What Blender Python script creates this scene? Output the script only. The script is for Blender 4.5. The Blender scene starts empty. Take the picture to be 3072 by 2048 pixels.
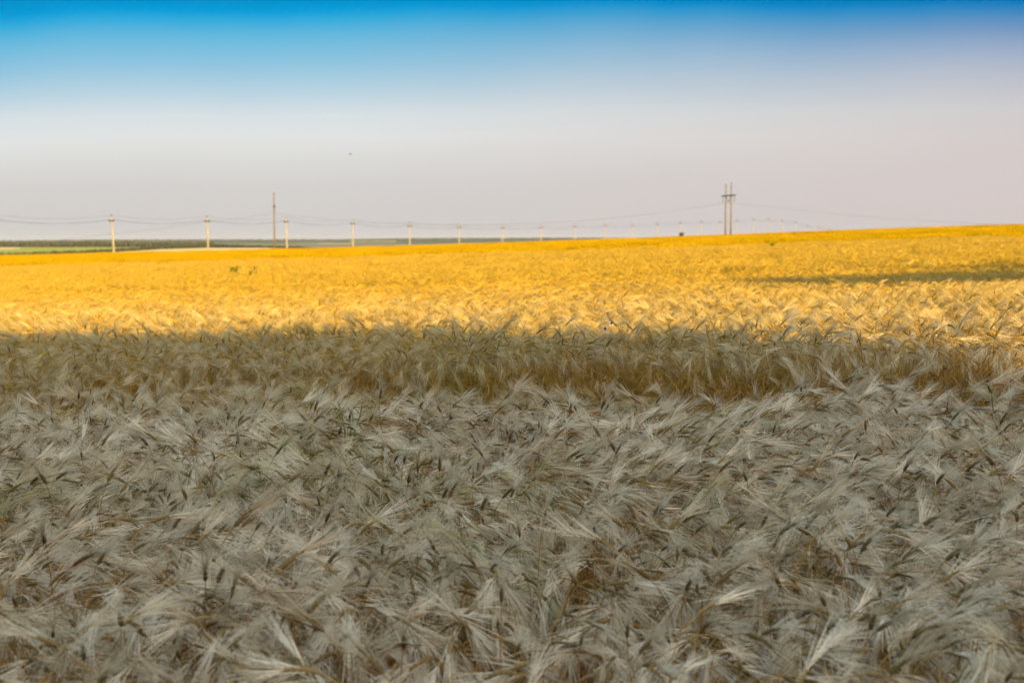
import bpy, bmesh, math, random
import numpy as np
from mathutils import Vector, Matrix

R = math.radians
rng = np.random.default_rng(7)
random.seed(7)
EYE = 2.2                       # camera height above the nearest ground
F = 3072 * 50 / 36.0            # focal length in photo pixels
PITCH = math.atan(304 / F)
sc = bpy.context.scene
col = sc.collection
EXPO = 2.85
SUN_EL, SUN_AZ = 9.5, 150.0     # degrees; azimuth from +Y towards +X
HAZE = 0.000035
S = Vector((math.sin(R(SUN_AZ)) * math.cos(R(SUN_EL)), math.cos(R(SUN_AZ)) * math.cos(R(SUN_EL)), math.sin(R(SUN_EL))))


def slope_of(py):               # photo row -> rise per metre of depth
    return math.tan(math.atan((1024 - py) / F) - PITCH)


def u_of(px):
    return (px - 1536) / F


def at(px, py, d):              # a point seen at that photo pixel, at depth d
    a = math.atan((1024 - py) / F)
    v = Vector(((px - 1536) / F, math.cos(PITCH) + (1024 - py) / F * math.sin(PITCH), -math.sin(PITCH) + (1024 - py) / F * math.cos(PITCH)))
    v *= d / v.y
    v.z += EYE
    return v


def srgb(*c):
    return tuple(((v / 255 + .055) / 1.055) ** 2.4 if v > 10 else v / 255 / 12.92 for v in c) + (1,)


def sstep(a, b, v):
    t = np.clip((v - a) / (b - a), 0, 1)
    return t * t * (3 - 2 * t)


def vnoise(x, y, s=0):          # cheap smooth noise, about -1..1
    x = np.asarray(x, float); y = np.asarray(y, float)
    return (np.sin(x * 1.3 + 1.7 * np.sin(y * .9 + s) + s) + np.sin(y * 1.1 + 1.3 * np.sin(x * 1.2 + 2 * s) + 2.1 * s) +
            np.sin((x + y) * .77 + 1.9 * np.sin((x - y) * .61 + s))) / 3


# ---------------------------------------------------------------- terrain
_kx = np.array([-400, 0, 340, 621, 858, 1058, 1230, 1377, 1508, 1724, 1896, 2042, 2183, 2423, 2660, 3072, 3500], float)
_ky = np.array([782, 769, 759, 752, 747, 743, 738, 733.5, 729, 723, 716, 709, 703, 693, 685, 675, 664], float)
_pc = np.polyfit((_kx - 1536) / F, [slope_of(v) for v in _ky], 4)


def e_sky(u):
    return np.polyval(_pc, np.clip(u, -.46, .46))


def d_end(u):                   # depth at which the barley ends
    return np.interp(u, [-.5, -.28, -.17, -.1, 0, .065, .133, .18, .3], [340, 362, 395, 430, 455, 520, 720, 900, 1000])


C0 = .80


def gap_y(u):                   # the tramline between the lodged strip and the standing crop
    return 10.9 - 3.0 * np.clip(u, -.6, .6) + .26 * np.sin(u * 31) + .17 * np.sin(u * 77 + 1) + .15 * np.sin(u * 13 + 2)


def c_of(u, y):
    g = gap_y(u)
    sof = .75 * sstep(-.06, -.2, u)
    front = np.interp(y, [2, 3.7, 5.5, 7.5, 8.8, 10.0], [1.20, 1.18, 1.15, 1.10, 1.08, 1.12])
    front = front - .06 * vnoise(u * y * 1.9, y * 1.6, 3.) - .045 * vnoise(u * y * 5.1, y * 4.3, 7.)
    rear = .78 + .03 * np.clip((y - 12) / 10, 0, 1)
    return front + (rear - front) * sstep(g - .25 - sof, g + .45 + sof, y)


def d_stub(u):
    return np.interp(u, [-.36, -.28, -.2, -.16, -.12], [400, 470, 640, 640, 470])


def valley(y):                  # ground height in the valley and on the far rise
    return np.interp(y, [0, 700, 900, 1400, 1900, 2600, 4000, 5200, 6200, 7600], [-9, -9.6, -10.3, -10.3, -9.8, -10.0, -8.5, -3.0, -.5, -6])


def top_z(x, y):
    """height of the crop's top over the field, relative to the eye"""
    x = np.asarray(x, float); y = np.asarray(y, float)
    yc = np.maximum(y, 2.0)
    u = np.clip(x / yc, -.6, .6)
    ds = d_end(u)
    yy = np.minimum(yc, ds)
    e = e_sky(u) + C0 / ds
    z = yy * e - c_of(u, yy)
    over = np.maximum(yc - ds, 0)
    z = z + over * (e_sky(u) - .002) - .00016 * over ** 2
    z = z + .06 * vnoise(x * .045, yc * .03, 1.) * sstep(30, 80, yc) * (over <= 0)
    return z


def ground_z(x, y):
    x = np.asarray(x, float); y = np.asarray(y, float)
    yc = np.maximum(y, 2.0)
    u = np.clip(x / yc, -.6, .6)
    ds = d_end(u)
    z = top_z(x, y) - .70
    # left: pale stubble carries on beyond the barley, a little higher in the picture
    est = np.interp(u, [-.36, -.28, -.247, -.214, -.17, -.14, -.12], [slope_of(v) for v in (772, 757, 748, 743.5, 743.5, 745.5, 748)])
    dst = d_stub(u)
    k = np.clip((yc - ds) / np.maximum(dst - ds, 1), 0, 1)
    zs = (1 - k) * (ds * e_sky(u) - .70) + k * (dst * est)
    wl = sstep(-.11, -.15, u)
    z = np.where(yc > ds, z * (1 - wl) + zs * wl, z)
    d0 = np.where(u < -.12, dst, ds + 120)
    w = sstep(0, 1, (yc - d0) / np.where(u < .1, 260, 1200))
    far = valley(yc) + np.clip(u, -.4, .13) * .0097 * np.maximum(yc - 2500, 0)
    z = z * (1 - w) + far * w
    return z


# ---------------------------------------------------------------- helpers
def link(o, parent=None):
    col.objects.link(o)
    if parent is not None:
        o.parent = parent
    return o


def tag(o, label=None, cat=None, group=None, kind=None):
    for k, v in (('label', label), ('category', cat), ('group', group), ('kind', kind)):
        if v:
            o[k] = v
    return o


def empty(name, loc, rz=0):
    o = bpy.data.objects.new(name, None)
    o.location = loc; o.rotation_euler = (0, 0, rz)
    o.empty_display_size = .3
    return link(o)


class MB:
    """collects quads / tris into one mesh"""
    def __init__(s): s.v = []; s.f = []; s.m = []

    def tube(s, pts, radii, n=8, mat=0, cap=True):
        pts = [Vector(p) for p in pts]; b = len(s.v)
        for i, p in enumerate(pts):
            t = (pts[min(i + 1, len(pts) - 1)] - pts[max(i - 1, 0)]).normalized()
            a = t.cross(Vector((0, 0, 1)) if abs(t.z) < .9 else Vector((0, 1, 0))).normalized()
            c = t.cross(a)
            r = radii[i] if hasattr(radii, '__len__') else radii
            for k in range(n):
                q = 2 * math.pi * (k + .5) / n
                s.v.append(p + a * (r * math.cos(q)) + c * (r * math.sin(q)))
        for i in range(len(pts) - 1):
            for k in range(n):
                s.f.append((b + i * n + k, b + i * n + (k + 1) % n, b + (i + 1) * n + (k + 1) % n, b + (i + 1) * n + k)); s.m.append(mat)
        if cap:
            s.f.append(tuple(b + k for k in range(n))[::-1]); s.m.append(mat)
            e = b + (len(pts) - 1) * n
            s.f.append(tuple(e + k for k in range(n))); s.m.append(mat)

    def lathe(s, base, axis, prof, n=10, mat=0):
        base = Vector(base); t = Vector(axis).normalized()
        s.tube([base + t * h for h, r in prof], [r for h, r in prof], n, mat)

    def box(s, c, half, rot=None, mat=0):
        b = len(s.v); c = Vector(c)
        for i in (-1, 1):
            for j in (-1, 1):
                for k in (-1, 1):
                    p = Vector((i * half[0], j * half[1], k * half[2]))
                    s.v.append(c + (rot @ p if rot else p))
        for f in ((0, 1, 3, 2), (4, 6, 7, 5), (0, 4, 5, 1), (2, 3, 7, 6), (0, 2, 6, 4), (1, 5, 7, 3)):
            s.f.append(tuple(b + q for q in f)); s.m.append(mat)

    def quad(s, a, b_, c, d, mat=0):
        b = len(s.v); s.v += [Vector(a), Vector(b_), Vector(c), Vector(d)]
        s.f.append((b, b + 1, b + 2, b + 3)); s.m.append(mat)

    def strip(s, pts, widths, side, mat=0):
        b = len(s.v); side = Vector(side).normalized()
        for p, w in zip(pts, widths):
            s.v.append(Vector(p) - side * w / 2); s.v.append(Vector(p) + side * w / 2)
        for i in range(len(pts) - 1):
            s.f.append((b + 2 * i, b + 2 * i + 1, b + 2 * i + 3, b + 2 * i + 2)); s.m.append(mat)

    def build(s, name, mats, parent=None, smooth=False):
        me = bpy.data.meshes.new(name)
        me.from_pydata([tuple(v) for v in s.v], [], s.f)
        for m in (mats if isinstance(mats, (list, tuple)) else [mats]):
            me.materials.append(m)
        me.polygons.foreach_set('material_index', s.m)
        if smooth:
            me.polygons.foreach_set('use_smooth', [True] * len(s.f))
        return link(bpy.data.objects.new(name, me), parent)


def mesh_np(name, v, quads, mats, midx=None, extra=0):
    """numpy quads -> mesh"""
    me = bpy.data.meshes.new(name)
    me.vertices.add(len(v)); me.vertices.foreach_set('co', np.asarray(v, np.float32).ravel())
    q = np.asarray(quads, np.int32)
    me.loops.add(q.size); me.loops.foreach_set('vertex_index', q.ravel())
    me.polygons.add(len(q)); me.polygons.foreach_set('loop_start', np.arange(0, q.size, 4, dtype=np.int32))
    try:
        me.polygons.foreach_set('loop_total', np.full(len(q), 4, np.int32))
    except Exception:
        pass
    for m in mats:
        me.materials.append(m)
    if midx is not None:
        me.polygons.foreach_set('material_index', np.asarray(midx, np.int32))
    me.update(calc_edges=True)
    return me


# ---------------------------------------------------------------- materials
class NT:
    def __init__(s, name, world=None):
        if world is None:
            s.mat = bpy.data.materials.new(name); s.mat.use_nodes = True; s.t = s.mat.node_tree
        else:
            s.t = world.node_tree
        s.t.nodes.clear()

    def n(s, typ, **kw):
        nd = s.t.nodes.new(typ)
        for k, v in kw.items():
            setattr(nd, k, v)
        return nd

    def l(s, a, b): s.t.links.new(a, b)

    def val(s, nd, **kw):
        for k, v in kw.items():
            nd.inputs[k].default_value = v
        return nd

    def math(s, op, a, b=None, c=None, clamp=False):
        nd = s.n('ShaderNodeMath', operation=op, use_clamp=clamp)
        for i, x in enumerate((a, b, c)):
            if x is None: continue
            if hasattr(x, 'links'): s.l(x, nd.inputs[i])
            else: nd.inputs[i].default_value = x
        return nd.outputs[0]

    def mix(s, fac, a, b, blend='MIX'):
        nd = s.n('ShaderNodeMix', data_type='RGBA', blend_type=blend)
        for sock, x in ((nd.inputs[0], fac), (nd.inputs[6], a), (nd.inputs[7], b)):
            if hasattr(x, 'links'): s.l(x, sock)
            else: sock.default_value = x
        return nd.outputs[2]

    def ramp(s, fac, stops, interp='LINEAR'):
        nd = s.n('ShaderNodeValToRGB'); nd.color_ramp.interpolation = interp
        el = nd.color_ramp.elements
        while len(el) < len(stops): el.new(.5)
        for e, (p, c) in zip(el, stops):
            e.position = p; e.color = c if len(c) == 4 else tuple(c) + (1,)
        s.l(fac, nd.inputs[0])
        return nd.outputs[0]

    def noise(s, vec, scale, detail=3, rough=.5):
        nd = s.n('ShaderNodeTexNoise'); s.val(nd, Scale=scale, Detail=detail, Roughness=rough)
        if vec is not None: s.l(vec, nd.inputs['Vector'])
        return nd.outputs['Fac']


def leafy(name, build, trans=.3, rough=.6, spec=.0):
    """a thin plant surface: diffuse with some light passing through; build(t) returns the colour socket"""
    t = NT(name)
    c = build(t)
    d = t.n('ShaderNodeBsdfDiffuse'); tr = t.n('ShaderNodeBsdfTranslucent'); m = t.n('ShaderNodeMixShader')
    t.l(c, d.inputs[0]); t.l(c, tr.inputs[0]); m.inputs[0].default_value = trans
    t.l(d.outputs[0], m.inputs[1]); t.l(tr.outputs[0], m.inputs[2])
    out = m.outputs[0]
    if spec:
        g = t.n('ShaderNodeBsdfGlossy'); g.inputs['Roughness'].default_value = rough
        g.inputs['Color'].default_value = (1, .95, .85, 1)
        m2 = t.n('ShaderNodeMixShader'); m2.inputs[0].default_value = spec
        t.l(out, m2.inputs[1]); t.l(g.outputs[0], m2.inputs[2]); out = m2.outputs[0]
    o = t.n('ShaderNodeOutputMaterial'); t.l(out, o.inputs[0])
    return t.mat


def crop_col(pale, deep, green, dist_deep=None, amt=1.0):
    """colour of a crop part: varies plant by plant, in patches, with some unripe green patches; gold of the sunlit stretch painted in with depth"""
    def b(t):
        oi = t.n('ShaderNodeObjectInfo')
        c = t.mix(oi.outputs['Random'], pale + (1,), deep + (1,))
        n1 = t.noise(oi.outputs['Location'], .55, 2)
        c = t.mix(t.math('MULTIPLY', t.math('SUBTRACT', n1, .35, clamp=True), 1.2, clamp=True), c, deep + (1,))
        n2 = t.noise(oi.outputs['Location'], .9, 2)
        gm = t.math('MULTIPLY', t.math('SUBTRACT', n2, .53, clamp=True), 5.0 * amt, clamp=True)
        rnd = t.math('FRACT', t.math('MULTIPLY', oi.outputs['Random'], 17.31))
        sep = t.n('ShaderNodeSeparateXYZ'); t.l(oi.outputs['Location'], sep.inputs[0])
        near = t.math('SUBTRACT', 1, t.math('MULTIPLY', t.math('SUBTRACT', sep.outputs[1], 12.0), .15, clamp=True))
        gm = t.math('MULTIPLY', t.math('MULTIPLY', gm, t.math('MULTIPLY', rnd, .8)), near)
        c = t.mix(gm, c, green + (1,))
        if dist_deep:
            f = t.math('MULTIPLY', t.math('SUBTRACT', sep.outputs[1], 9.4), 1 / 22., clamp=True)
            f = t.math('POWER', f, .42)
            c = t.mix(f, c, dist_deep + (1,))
        return c
    return b


GOLD = (.40, .26, .012)  # sunlit gold, mixed into the awn colour further down the field
M = {}
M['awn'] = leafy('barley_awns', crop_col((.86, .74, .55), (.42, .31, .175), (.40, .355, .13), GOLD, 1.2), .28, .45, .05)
M['ear'] = leafy('barley_ears', crop_col((.27, .18, .07), (.13, .08, .03), (.11, .12, .03), (.50, .29, .025), 1.3), .1)  # near tone darkened for shaded undersides, gold painted in where the field is lit
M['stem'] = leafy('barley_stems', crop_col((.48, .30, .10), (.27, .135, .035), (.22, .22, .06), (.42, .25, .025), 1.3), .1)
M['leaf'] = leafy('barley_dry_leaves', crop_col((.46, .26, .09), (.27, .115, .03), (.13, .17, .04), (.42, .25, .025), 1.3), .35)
M['far'] = leafy('far_barley', crop_col((.345, .22, .010), (.31, .19, .004), (.32, .205, .006), (.33, .203, .002)), .2)  # far crop: the sunlit gold is put into the base colour


def simple(name, c, rough=.8, noise_scale=None, c2=None, metallic=0, coord='Object', spec=.3, detail=4):
    t = NT(name)
    b = t.n('ShaderNodeBsdfPrincipled'); t.val(b, Roughness=rough, Metallic=metallic)
    b.inputs['Specular IOR Level'].default_value = spec
    if noise_scale:
        tc = t.n('ShaderNodeTexCoord')
        nz = t.noise(tc.outputs[coord], noise_scale, detail)
        f = t.math('MULTIPLY', t.math('SUBTRACT', nz, .3, clamp=True), 2.5, clamp=True)
        t.l(t.mix(f, tuple(c) + (1,), tuple(c2) + (1,)), b.inputs['Base Color'])
    else:
        b.inputs['Base Color'].default_value = tuple(c) + (1,)
    o = t.n('ShaderNodeOutputMaterial'); t.l(b.outputs[0], o.inputs[0])
    return t.mat


M['soil'] = simple('field_soil', (.13, .075, .028), .95, 1.3, (.25, .15, .05), spec=.05)
M['stubble'] = simple('stubble', (.62, .44, .19), .95, .05, (.54, .37, .15), spec=.05)
M['green'] = simple('green_field', (.31, .275, .028), .95, .012, (.26, .24, .025), spec=.05)
M['tan'] = simple('tan_field', (.58, .37, .15), .95, .01, (.5, .33, .14), spec=.05)
M['brown'] = simple('fallow_field', (.20, .155, .085), .95, .004, (.145, .125, .06), spec=.05)
M['olive'] = simple('pasture', (.13, .13, .05), .95, .006, (.085, .095, .04), spec=.05)
M['woodfloor'] = simple('wood_floor', (.05, .06, .03), .95, .006, (.07, .075, .035), spec=.05)
M['concrete'] = simple('concrete', (.31, .265, .205), .9, 1.2, (.22, .185, .14), spec=.15)
M['rust'] = simple('painted_steel', (.03, .025, .02), .8, 6, (.05, .035, .022))
M['porcelain'] = simple('porcelain', (.05, .04, .03), .35)
M['wood'] = simple('weathered_wood', (.15, .12, .06), .9, 1.2, (.10, .075, .04), spec=.1)
M['dark_wood'] = simple('tarred_wood', (.075, .055, .035), .9, 1.5, (.05, .04, .03), spec=.1)
M['wire'] = simple('aluminium_wire', (.022, .018, .02), .6)
M['bird'] = simple('dark_feathers', (.03, .028, .026), .8)
M['petal'] = simple('pale_petals', (.42, .38, .36), .7, 60, (.32, .29, .29))
M['flower_eye'] = simple('flower_centre', (.03, .025, .03), .8)
M['dry'] = simple('orange_dry_leaf', (.42, .17, .03), .7, 90, (.22, .09, .02))
M['weed_leaf'] = leafy('weed_leaves', lambda t: t.mix(t.n('ShaderNodeObjectInfo').outputs['Random'], (.045, .08, .012, 1), (.085, .125, .02, 1)), .3)
M['weed_stem'] = simple('weed_stem', (.12, .12, .03), .8)


def foliage(name, a, b):
    def bld(t):
        tc = t.n('ShaderNodeTexCoord'); nz = t.noise(tc.outputs['Object'], .35, 4)
        return t.mix(nz, a + (1,), b + (1,))
    return leafy(name, bld, .25)


M['foliage'] = foliage('tree_foliage', (.035, .05, .016), (.085, .10, .03))
M['farwood'] = foliage('far_wood_foliage', (.055, .058, .036), (.085, .085, .055))  # lighter, greyer green: some of the distance haze is put into the colour
M['bark'] = simple('bark', (.10, .075, .05), .9, 3, (.06, .045, .03))

# ---------------------------------------------------------------- ground sheet
def build_ground():
    th = np.concatenate([np.arange(-180, -32, 4.), np.arange(-32, -25, 1.), np.arange(-25, 25, .11), np.arange(25, 32, 1.), np.arange(32, 180.1, 4.)])
    th[-1] = 180.
    rr = np.concatenate([[.3, 1., 2.], np.linspace(3, 13, 41), np.geomspace(13.3, 300, 90)[1:], np.geomspace(303, 1100, 110), np.geomspace(1115, 9500, 120)])
    T, RR = np.meshgrid(np.radians(th), rr, indexing='ij')
    X = RR * np.sin(T); Y = RR * np.cos(T)
    Z = ground_z(X, Y) + EYE
    back = sstep(2, -8, Y)
    Z = Z * (1 - back) + (0.02 + .2) * back
    nt, nr = X.shape
    v = np.stack([X, Y, Z], -1).reshape(-1, 3)
    i, j = np.meshgrid(np.arange(nt - 1), np.arange(nr - 1), indexing='ij')
    a = (i * nr + j).ravel()
    q = np.stack([a, a + 1, a + nr + 1, a + nr], -1)
    cen = v[q].mean(1)
    x, y, z = cen[:, 0], cen[:, 1], cen[:, 2]
    u = x / np.maximum(y, 1); px = u * F + 1536
    py = 1024 - F * np.tan(np.arctan((z - EYE) / np.maximum(y, 1)) + PITCH)
    m = np.zeros(len(q), int)
    ds = d_end(np.clip(u, -.6, .6)); front = y > 5
    far = front & (y > ds + 4)
    m[far] = 4
    stub = far & (u < -.118) & (y < d_stub(u) + 8)
    vf = far & ~stub & (y > 650)
    m[far & (y > 2100)] = 5
    wob = 2.0 * np.sin(px * .011) + 1.2 * np.sin(px * .031 + 1)
    m[vf & (py < 729 + wob * .6)] = 6
    m[vf & (py > 741.5) & (px < 470)] = 2
    m[vf & (py > 742) & (py < 750 - px * .06) & (px < 60)] = 3
    m[vf & (np.abs(py - (741.5 - (px - 300) * .035)) < 2.3 - np.abs(px - 470) * .008) & (px > 350) & (px < 610)] = 3
    m[vf & (px > 690) & (px < 1560) & (py > 730 + wob * .4)] = 4
    m[vf & (np.abs(py - (724.2 + wob * .3)) < 1.3) & (px > 1050) & (px < 1190)] = 3
    m[vf & (np.abs(py - 730.5) < .8) & (px > 960) & (px < 1065)] = 3
    m[stub] = 1
    me = mesh_np('ground', v, q, [M[k] for k in ('soil', 'stubble', 'green', 'tan', 'brown', 'olive', 'woodfloor')], m)
    me.polygons.foreach_set('use_smooth', np.ones(len(q), bool))
    o = link(bpy.data.objects.new('ground', me))
    tag(o, 'rolling farmland under and beyond the barley, with stubble, green and fallow fields', 'ground', kind='structure')


build_ground()


# ---------------------------------------------------------------- barley
class QB:
    def __init__(s): s.v = []; s.q = []; s.m = []; s.n = 0

    def add(s, v, q, m):
        v = np.asarray(v, np.float32); q = np.asarray(q, np.int32)
        s.v.append(v); s.q.append(q + s.n); s.m.append(np.full(len(q), m, np.int32)); s.n += len(v)

    def out(s): return np.concatenate(s.v), np.concatenate(s.q), np.concatenate(s.m)


def ribbon(b, p, w, side, m):
    p = np.asarray(p); w = np.asarray(w)[:, None]; n = len(p)
    v = np.empty((2 * n, 3)); v[0::2] = p - side * w / 2; v[1::2] = p + side * w / 2
    k = np.arange(n - 1) * 2
    b.add(v, np.stack([k, k + 1, k + 3, k + 2], -1), m)


def unit(v): return v / (np.linalg.norm(v) + 1e-9)


def barley_plant(b, r, lod, base=np.zeros(3), rz=None, scale=1., bend=None):
    """one stalk: stem, arched neck, flat ear and its brush of awns, dry leaves (metres)"""
    H = r.uniform(.60, .72)
    lean = R(r.uniform(1, 10)); tip = R(r.uniform(125, 176)) if bend is None else R(bend + r.normal(0, 12))
    neck = r.uniform(.10, .16); earl = r.uniform(.075, .105)
    ns, nn, ne = {0: (6, 5, 6), 1: (3, 3, 3), 2: (2, 2, 2)}[lod]
    seg = np.concatenate([np.full(ns, H * .86 / ns), np.full(nn, neck / nn), np.full(ne, earl / ne)])
    s = np.concatenate([[0], np.cumsum(seg)]); L = s[-1]
    f = np.clip((s - H * .62) / (L - H * .62), 0, 1)
    phi = lean * (.4 + .6 * s / L) + (tip - lean) * f ** 1.25
    yaw = r.normal(0, .25) * f
    d = np.stack([np.sin(phi) * np.cos(yaw), np.sin(phi) * np.sin(yaw), np.cos(phi)], -1)
    p = np.concatenate([[np.zeros(3)], np.cumsum(d[:-1] * seg[:, None], 0)])
    if rz is None: rz = 0.
    c, sn = math.cos(rz), math.sin(rz)
    Rm = np.array([[c, -sn, 0], [sn, c, 0], [0, 0, 1]])
    p = (p @ Rm.T) * scale + base; d = d @ Rm.T
    side0 = Rm @ np.array([0, 1, 0])
    ie = ns + nn
    # stem
    if lod == 0:
        n = 3; ring = []
        for k in range(n):
            a = 2 * math.pi * k / n
            nrm = np.stack([np.cross(side0, d[i]) for i in range(ie + 1)])
            w = np.linspace(.0026, .0016, ie + 1)[:, None] * scale
            ring.append(p[:ie + 1] + (side0 * math.cos(a) + nrm * math.sin(a)) * w)
        v = np.stack(ring, 1).reshape(-1, 3); q = []
        for i in range(ie):
            for k in range(n):
                q.append((i * n + k, i * n + (k + 1) % n, (i + 1) * n + (k + 1) % n, (i + 1) * n + k))
        b.add(v, q, 2)
    else:
        wd = {1: .0042, 2: .009}[lod]
        ribbon(b, p[:ie + 1], np.linspace(wd, wd * .6, ie + 1) * scale, unit(np.array([r.normal(), r.normal() * .4, 0])), 2)
    # ear
    psi = r.uniform(0, math.pi)
    pe, de = p[ie:], d[ie:]
    if lod == 0:
        n = 6; ring = []
        m2 = 2 * (len(pe) - 1) + 1
        tt = np.linspace(0, len(pe) - 1, m2)
        pp = np.stack([np.interp(tt, np.arange(len(pe)), pe[:, k]) for k in range(3)], -1)
        dd = np.stack([np.interp(tt, np.arange(len(pe)), de[:, k]) for k in range(3)], -1)
        env = np.interp(np.linspace(0, 1, m2), [0, .1, .35, .8, 1], [.35, .9, 1, .8, .25])
        zig = 1 + .2 * np.where(np.arange(m2) % 2 == 0, 1, -1)
        for k in range(n):
            a = 2 * math.pi * k / n
            row = []
            for i in range(m2):
                nrm = np.cross(side0, dd[i])
                A = side0 * math.cos(psi) + nrm * math.sin(psi); B = -side0 * math.sin(psi) + nrm * math.cos(psi)
                row.append(pp[i] + (A * math.cos(a) * .0076 + B * math.sin(a) * .0050) * env[i] * zig[i] * scale)
            ring.append(row)
        v = np.transpose(np.array(ring), (1, 0, 2)).reshape(-1, 3); q = []
        for i in range(m2 - 1):
            for k in range(n):
                q.append((i * n + k, i * n + (k + 1) % n, (i + 1) * n + (k + 1) % n, (i + 1) * n + k))
        b.add(v, q, 1)
    else:
        wd = {1: .011, 2: .02}[lod] * scale
        for k in range(2):
            sd = side0 if k == 0 else unit(np.cross(side0, de[len(de) // 2]))
            ribbon(b, pe, wd * np.interp(np.linspace(0, 1, len(pe)), [0, .3, .8, 1], [.4, 1, .8, .25]), sd, 1)
            if lod == 2: break
    # awns
    na, wa, nsg = {0: (38, .0022, 3), 1: (22, .0023, 2), 2: (17, .0032, 1)}[lod]
    spread = r.uniform(.7, 1.5)
    for k in range(na):
        t = r.uniform(.05, 1.0) * (len(pe) - 1); i = int(min(t, len(pe) - 2)); fr = t - i
        o = pe[i] * (1 - fr) + pe[i + 1] * fr; T = unit(de[i] * (1 - fr) + de[i + 1] * fr)
        nrm = np.cross(side0, T)
        A = side0 * math.cos(psi) + nrm * math.sin(psi); B = -side0 * math.sin(psi) + nrm * math.cos(psi)
        a1 = r.normal(0, .17) * spread; a2 = r.normal(0, .09) * spread
        D = unit(T + A * a1 + B * a2)
        ln = r.uniform(.105, .185) * scale * (1.0 if lod < 2 else 1.1)
        curv = r.normal(0, .10) * A + np.array([0, 0, r.uniform(-.26, .04)])
        ss = np.linspace(0, 1, nsg + 1)[:, None]
        pts = o + D * ss * ln + curv * ss ** 2 * ln * .6
        sd = unit(np.cross(D, np.array([r.normal(), r.normal(), r.normal()])))
        ribbon(b, pts, np.linspace(wa, wa * .35, nsg + 1) * scale, sd, 0)
    # leaves
    nl = {0: r.integers(3, 6), 1: 1, 2: 0}[lod]
    for k in range(nl):
        h = r.uniform(.08, .75) * H * .86; i = min(int(h / seg[0]), ns - 1)
        o = p[i] + (p[i + 1] - p[i]) * (h / seg[0] - i)
        az = r.uniform(0, 2 * math.pi); out = np.array([math.cos(az), math.sin(az), 0]); ln = r.uniform(.10, .22) * scale
        ang = np.linspace(R(r.uniform(10, 50)), R(r.uniform(90, 190)), 5)
        st = np.stack([out * math.sin(a) + np.array([0, 0, math.cos(a)]) for a in ang]) * ln / 5
        pts = np.concatenate([[o], o + np.cumsum(st, 0)])
        sd = unit(np.array([-math.sin(az), math.cos(az), r.normal() * .5]))
        ribbon(b, pts, np.array([.5, 1, 1, .8, .5, .15]) * (.009 if lod == 0 else .012) * scale, sd, 3)


def straw_tuft(r):
    """a few bare, crooked and broken straws with dry leaves"""
    b = QB()
    for k in range(5):
        az = r.uniform(0, 6.283); out = np.array([math.cos(az), math.sin(az), 0])
        t0 = R(r.uniform(4, 40)); t1 = t0 + R(r.choice([0, 10, 60, 100])) * r.uniform(.6, 1.1)
        o = np.array([r.normal(0, .03), r.normal(0, .03), 0]); L1 = r.uniform(.2, .5); L2 = r.uniform(.1, .3)
        d1 = out * math.sin(t0) + np.array([0, 0, math.cos(t0)]); d2 = out * math.sin(t1) + np.array([0, 0, math.cos(t1)])
        pts = np.stack([o, o + d1 * L1 * .5, o + d1 * L1, o + d1 * L1 + d2 * L2 * .5, o + d1 * L1 + d2 * L2])
        sd = unit(np.array([r.normal(), r.normal(), r.normal() * .3]))
        ribbon(b, pts, np.array([.0042, .004, .0036, .003, .002]), sd, 2); ribbon(b, pts, np.array([.0042, .004, .0036, .003, .002]), unit(np.cross(sd, d1)), 2)
        for j in range(2):
            q = o + d1 * L1 * r.uniform(.2, .95); a2 = r.uniform(0, 6.283); w = np.array([math.cos(a2), math.sin(a2), 0]); ln = r.uniform(.08, .2)
            ang = np.linspace(R(r.uniform(10, 60)), R(r.uniform(100, 180)), 4)
            st = np.stack([w * math.sin(a) + np.array([0, 0, math.cos(a)]) for a in ang]) * ln / 4
            ribbon(b, np.concatenate([[q], q + np.cumsum(st, 0)]), np.array([.005, .009, .008, .005, .0015]), unit(np.array([-w[1], w[0], r.normal() * .5])), 3)
    return b.out()


def far_patch(r, size, n, hgt, w, mat=4):
    b = QB()
    for k in range(n):
        x, y = r.uniform(-.5, .5, 2) * size; az = r.uniform(0, 6.28)
        for j in range(3):
            a = az + r.normal(0, 1.2); tl = r.uniform(.1, .9)
            d = np.array([math.cos(a) * math.sin(tl), math.sin(a) * math.sin(tl), math.cos(tl)])
            o = np.array([x, y, hgt * r.uniform(.45, .7)])
            ln = hgt * r.uniform(.3, .5)
            sd = unit(np.array([r.normal(), r.normal() * .3, r.normal() * .3]))
            ribbon(b, np.stack([o - np.array([0, 0, .15]), o + d * ln * .6, o + d * ln + np.array([d[0], d[1], -.2]) * .1]), [w, w, w * .4], sd, mat)
    return b.out()


def scatter(y0, y1, spacing, umax, margin=.6, taper=0.):
    """jittered points over the wedge in front of the camera"""
    out = []
    y = y0
    while y < y1:
        sp = spacing * (1 + taper * (y - y0))
        w = umax * y + margin
        n = int(2 * w / sp) + 1
        xs = np.linspace(-w, w, n) + rng.uniform(-.5, .5, n) * sp
        ys = y + rng.uniform(-.5, .5, n) * sp
        out.append(np.stack([xs, ys], -1)); y += sp
    return np.concatenate(out)


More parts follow.
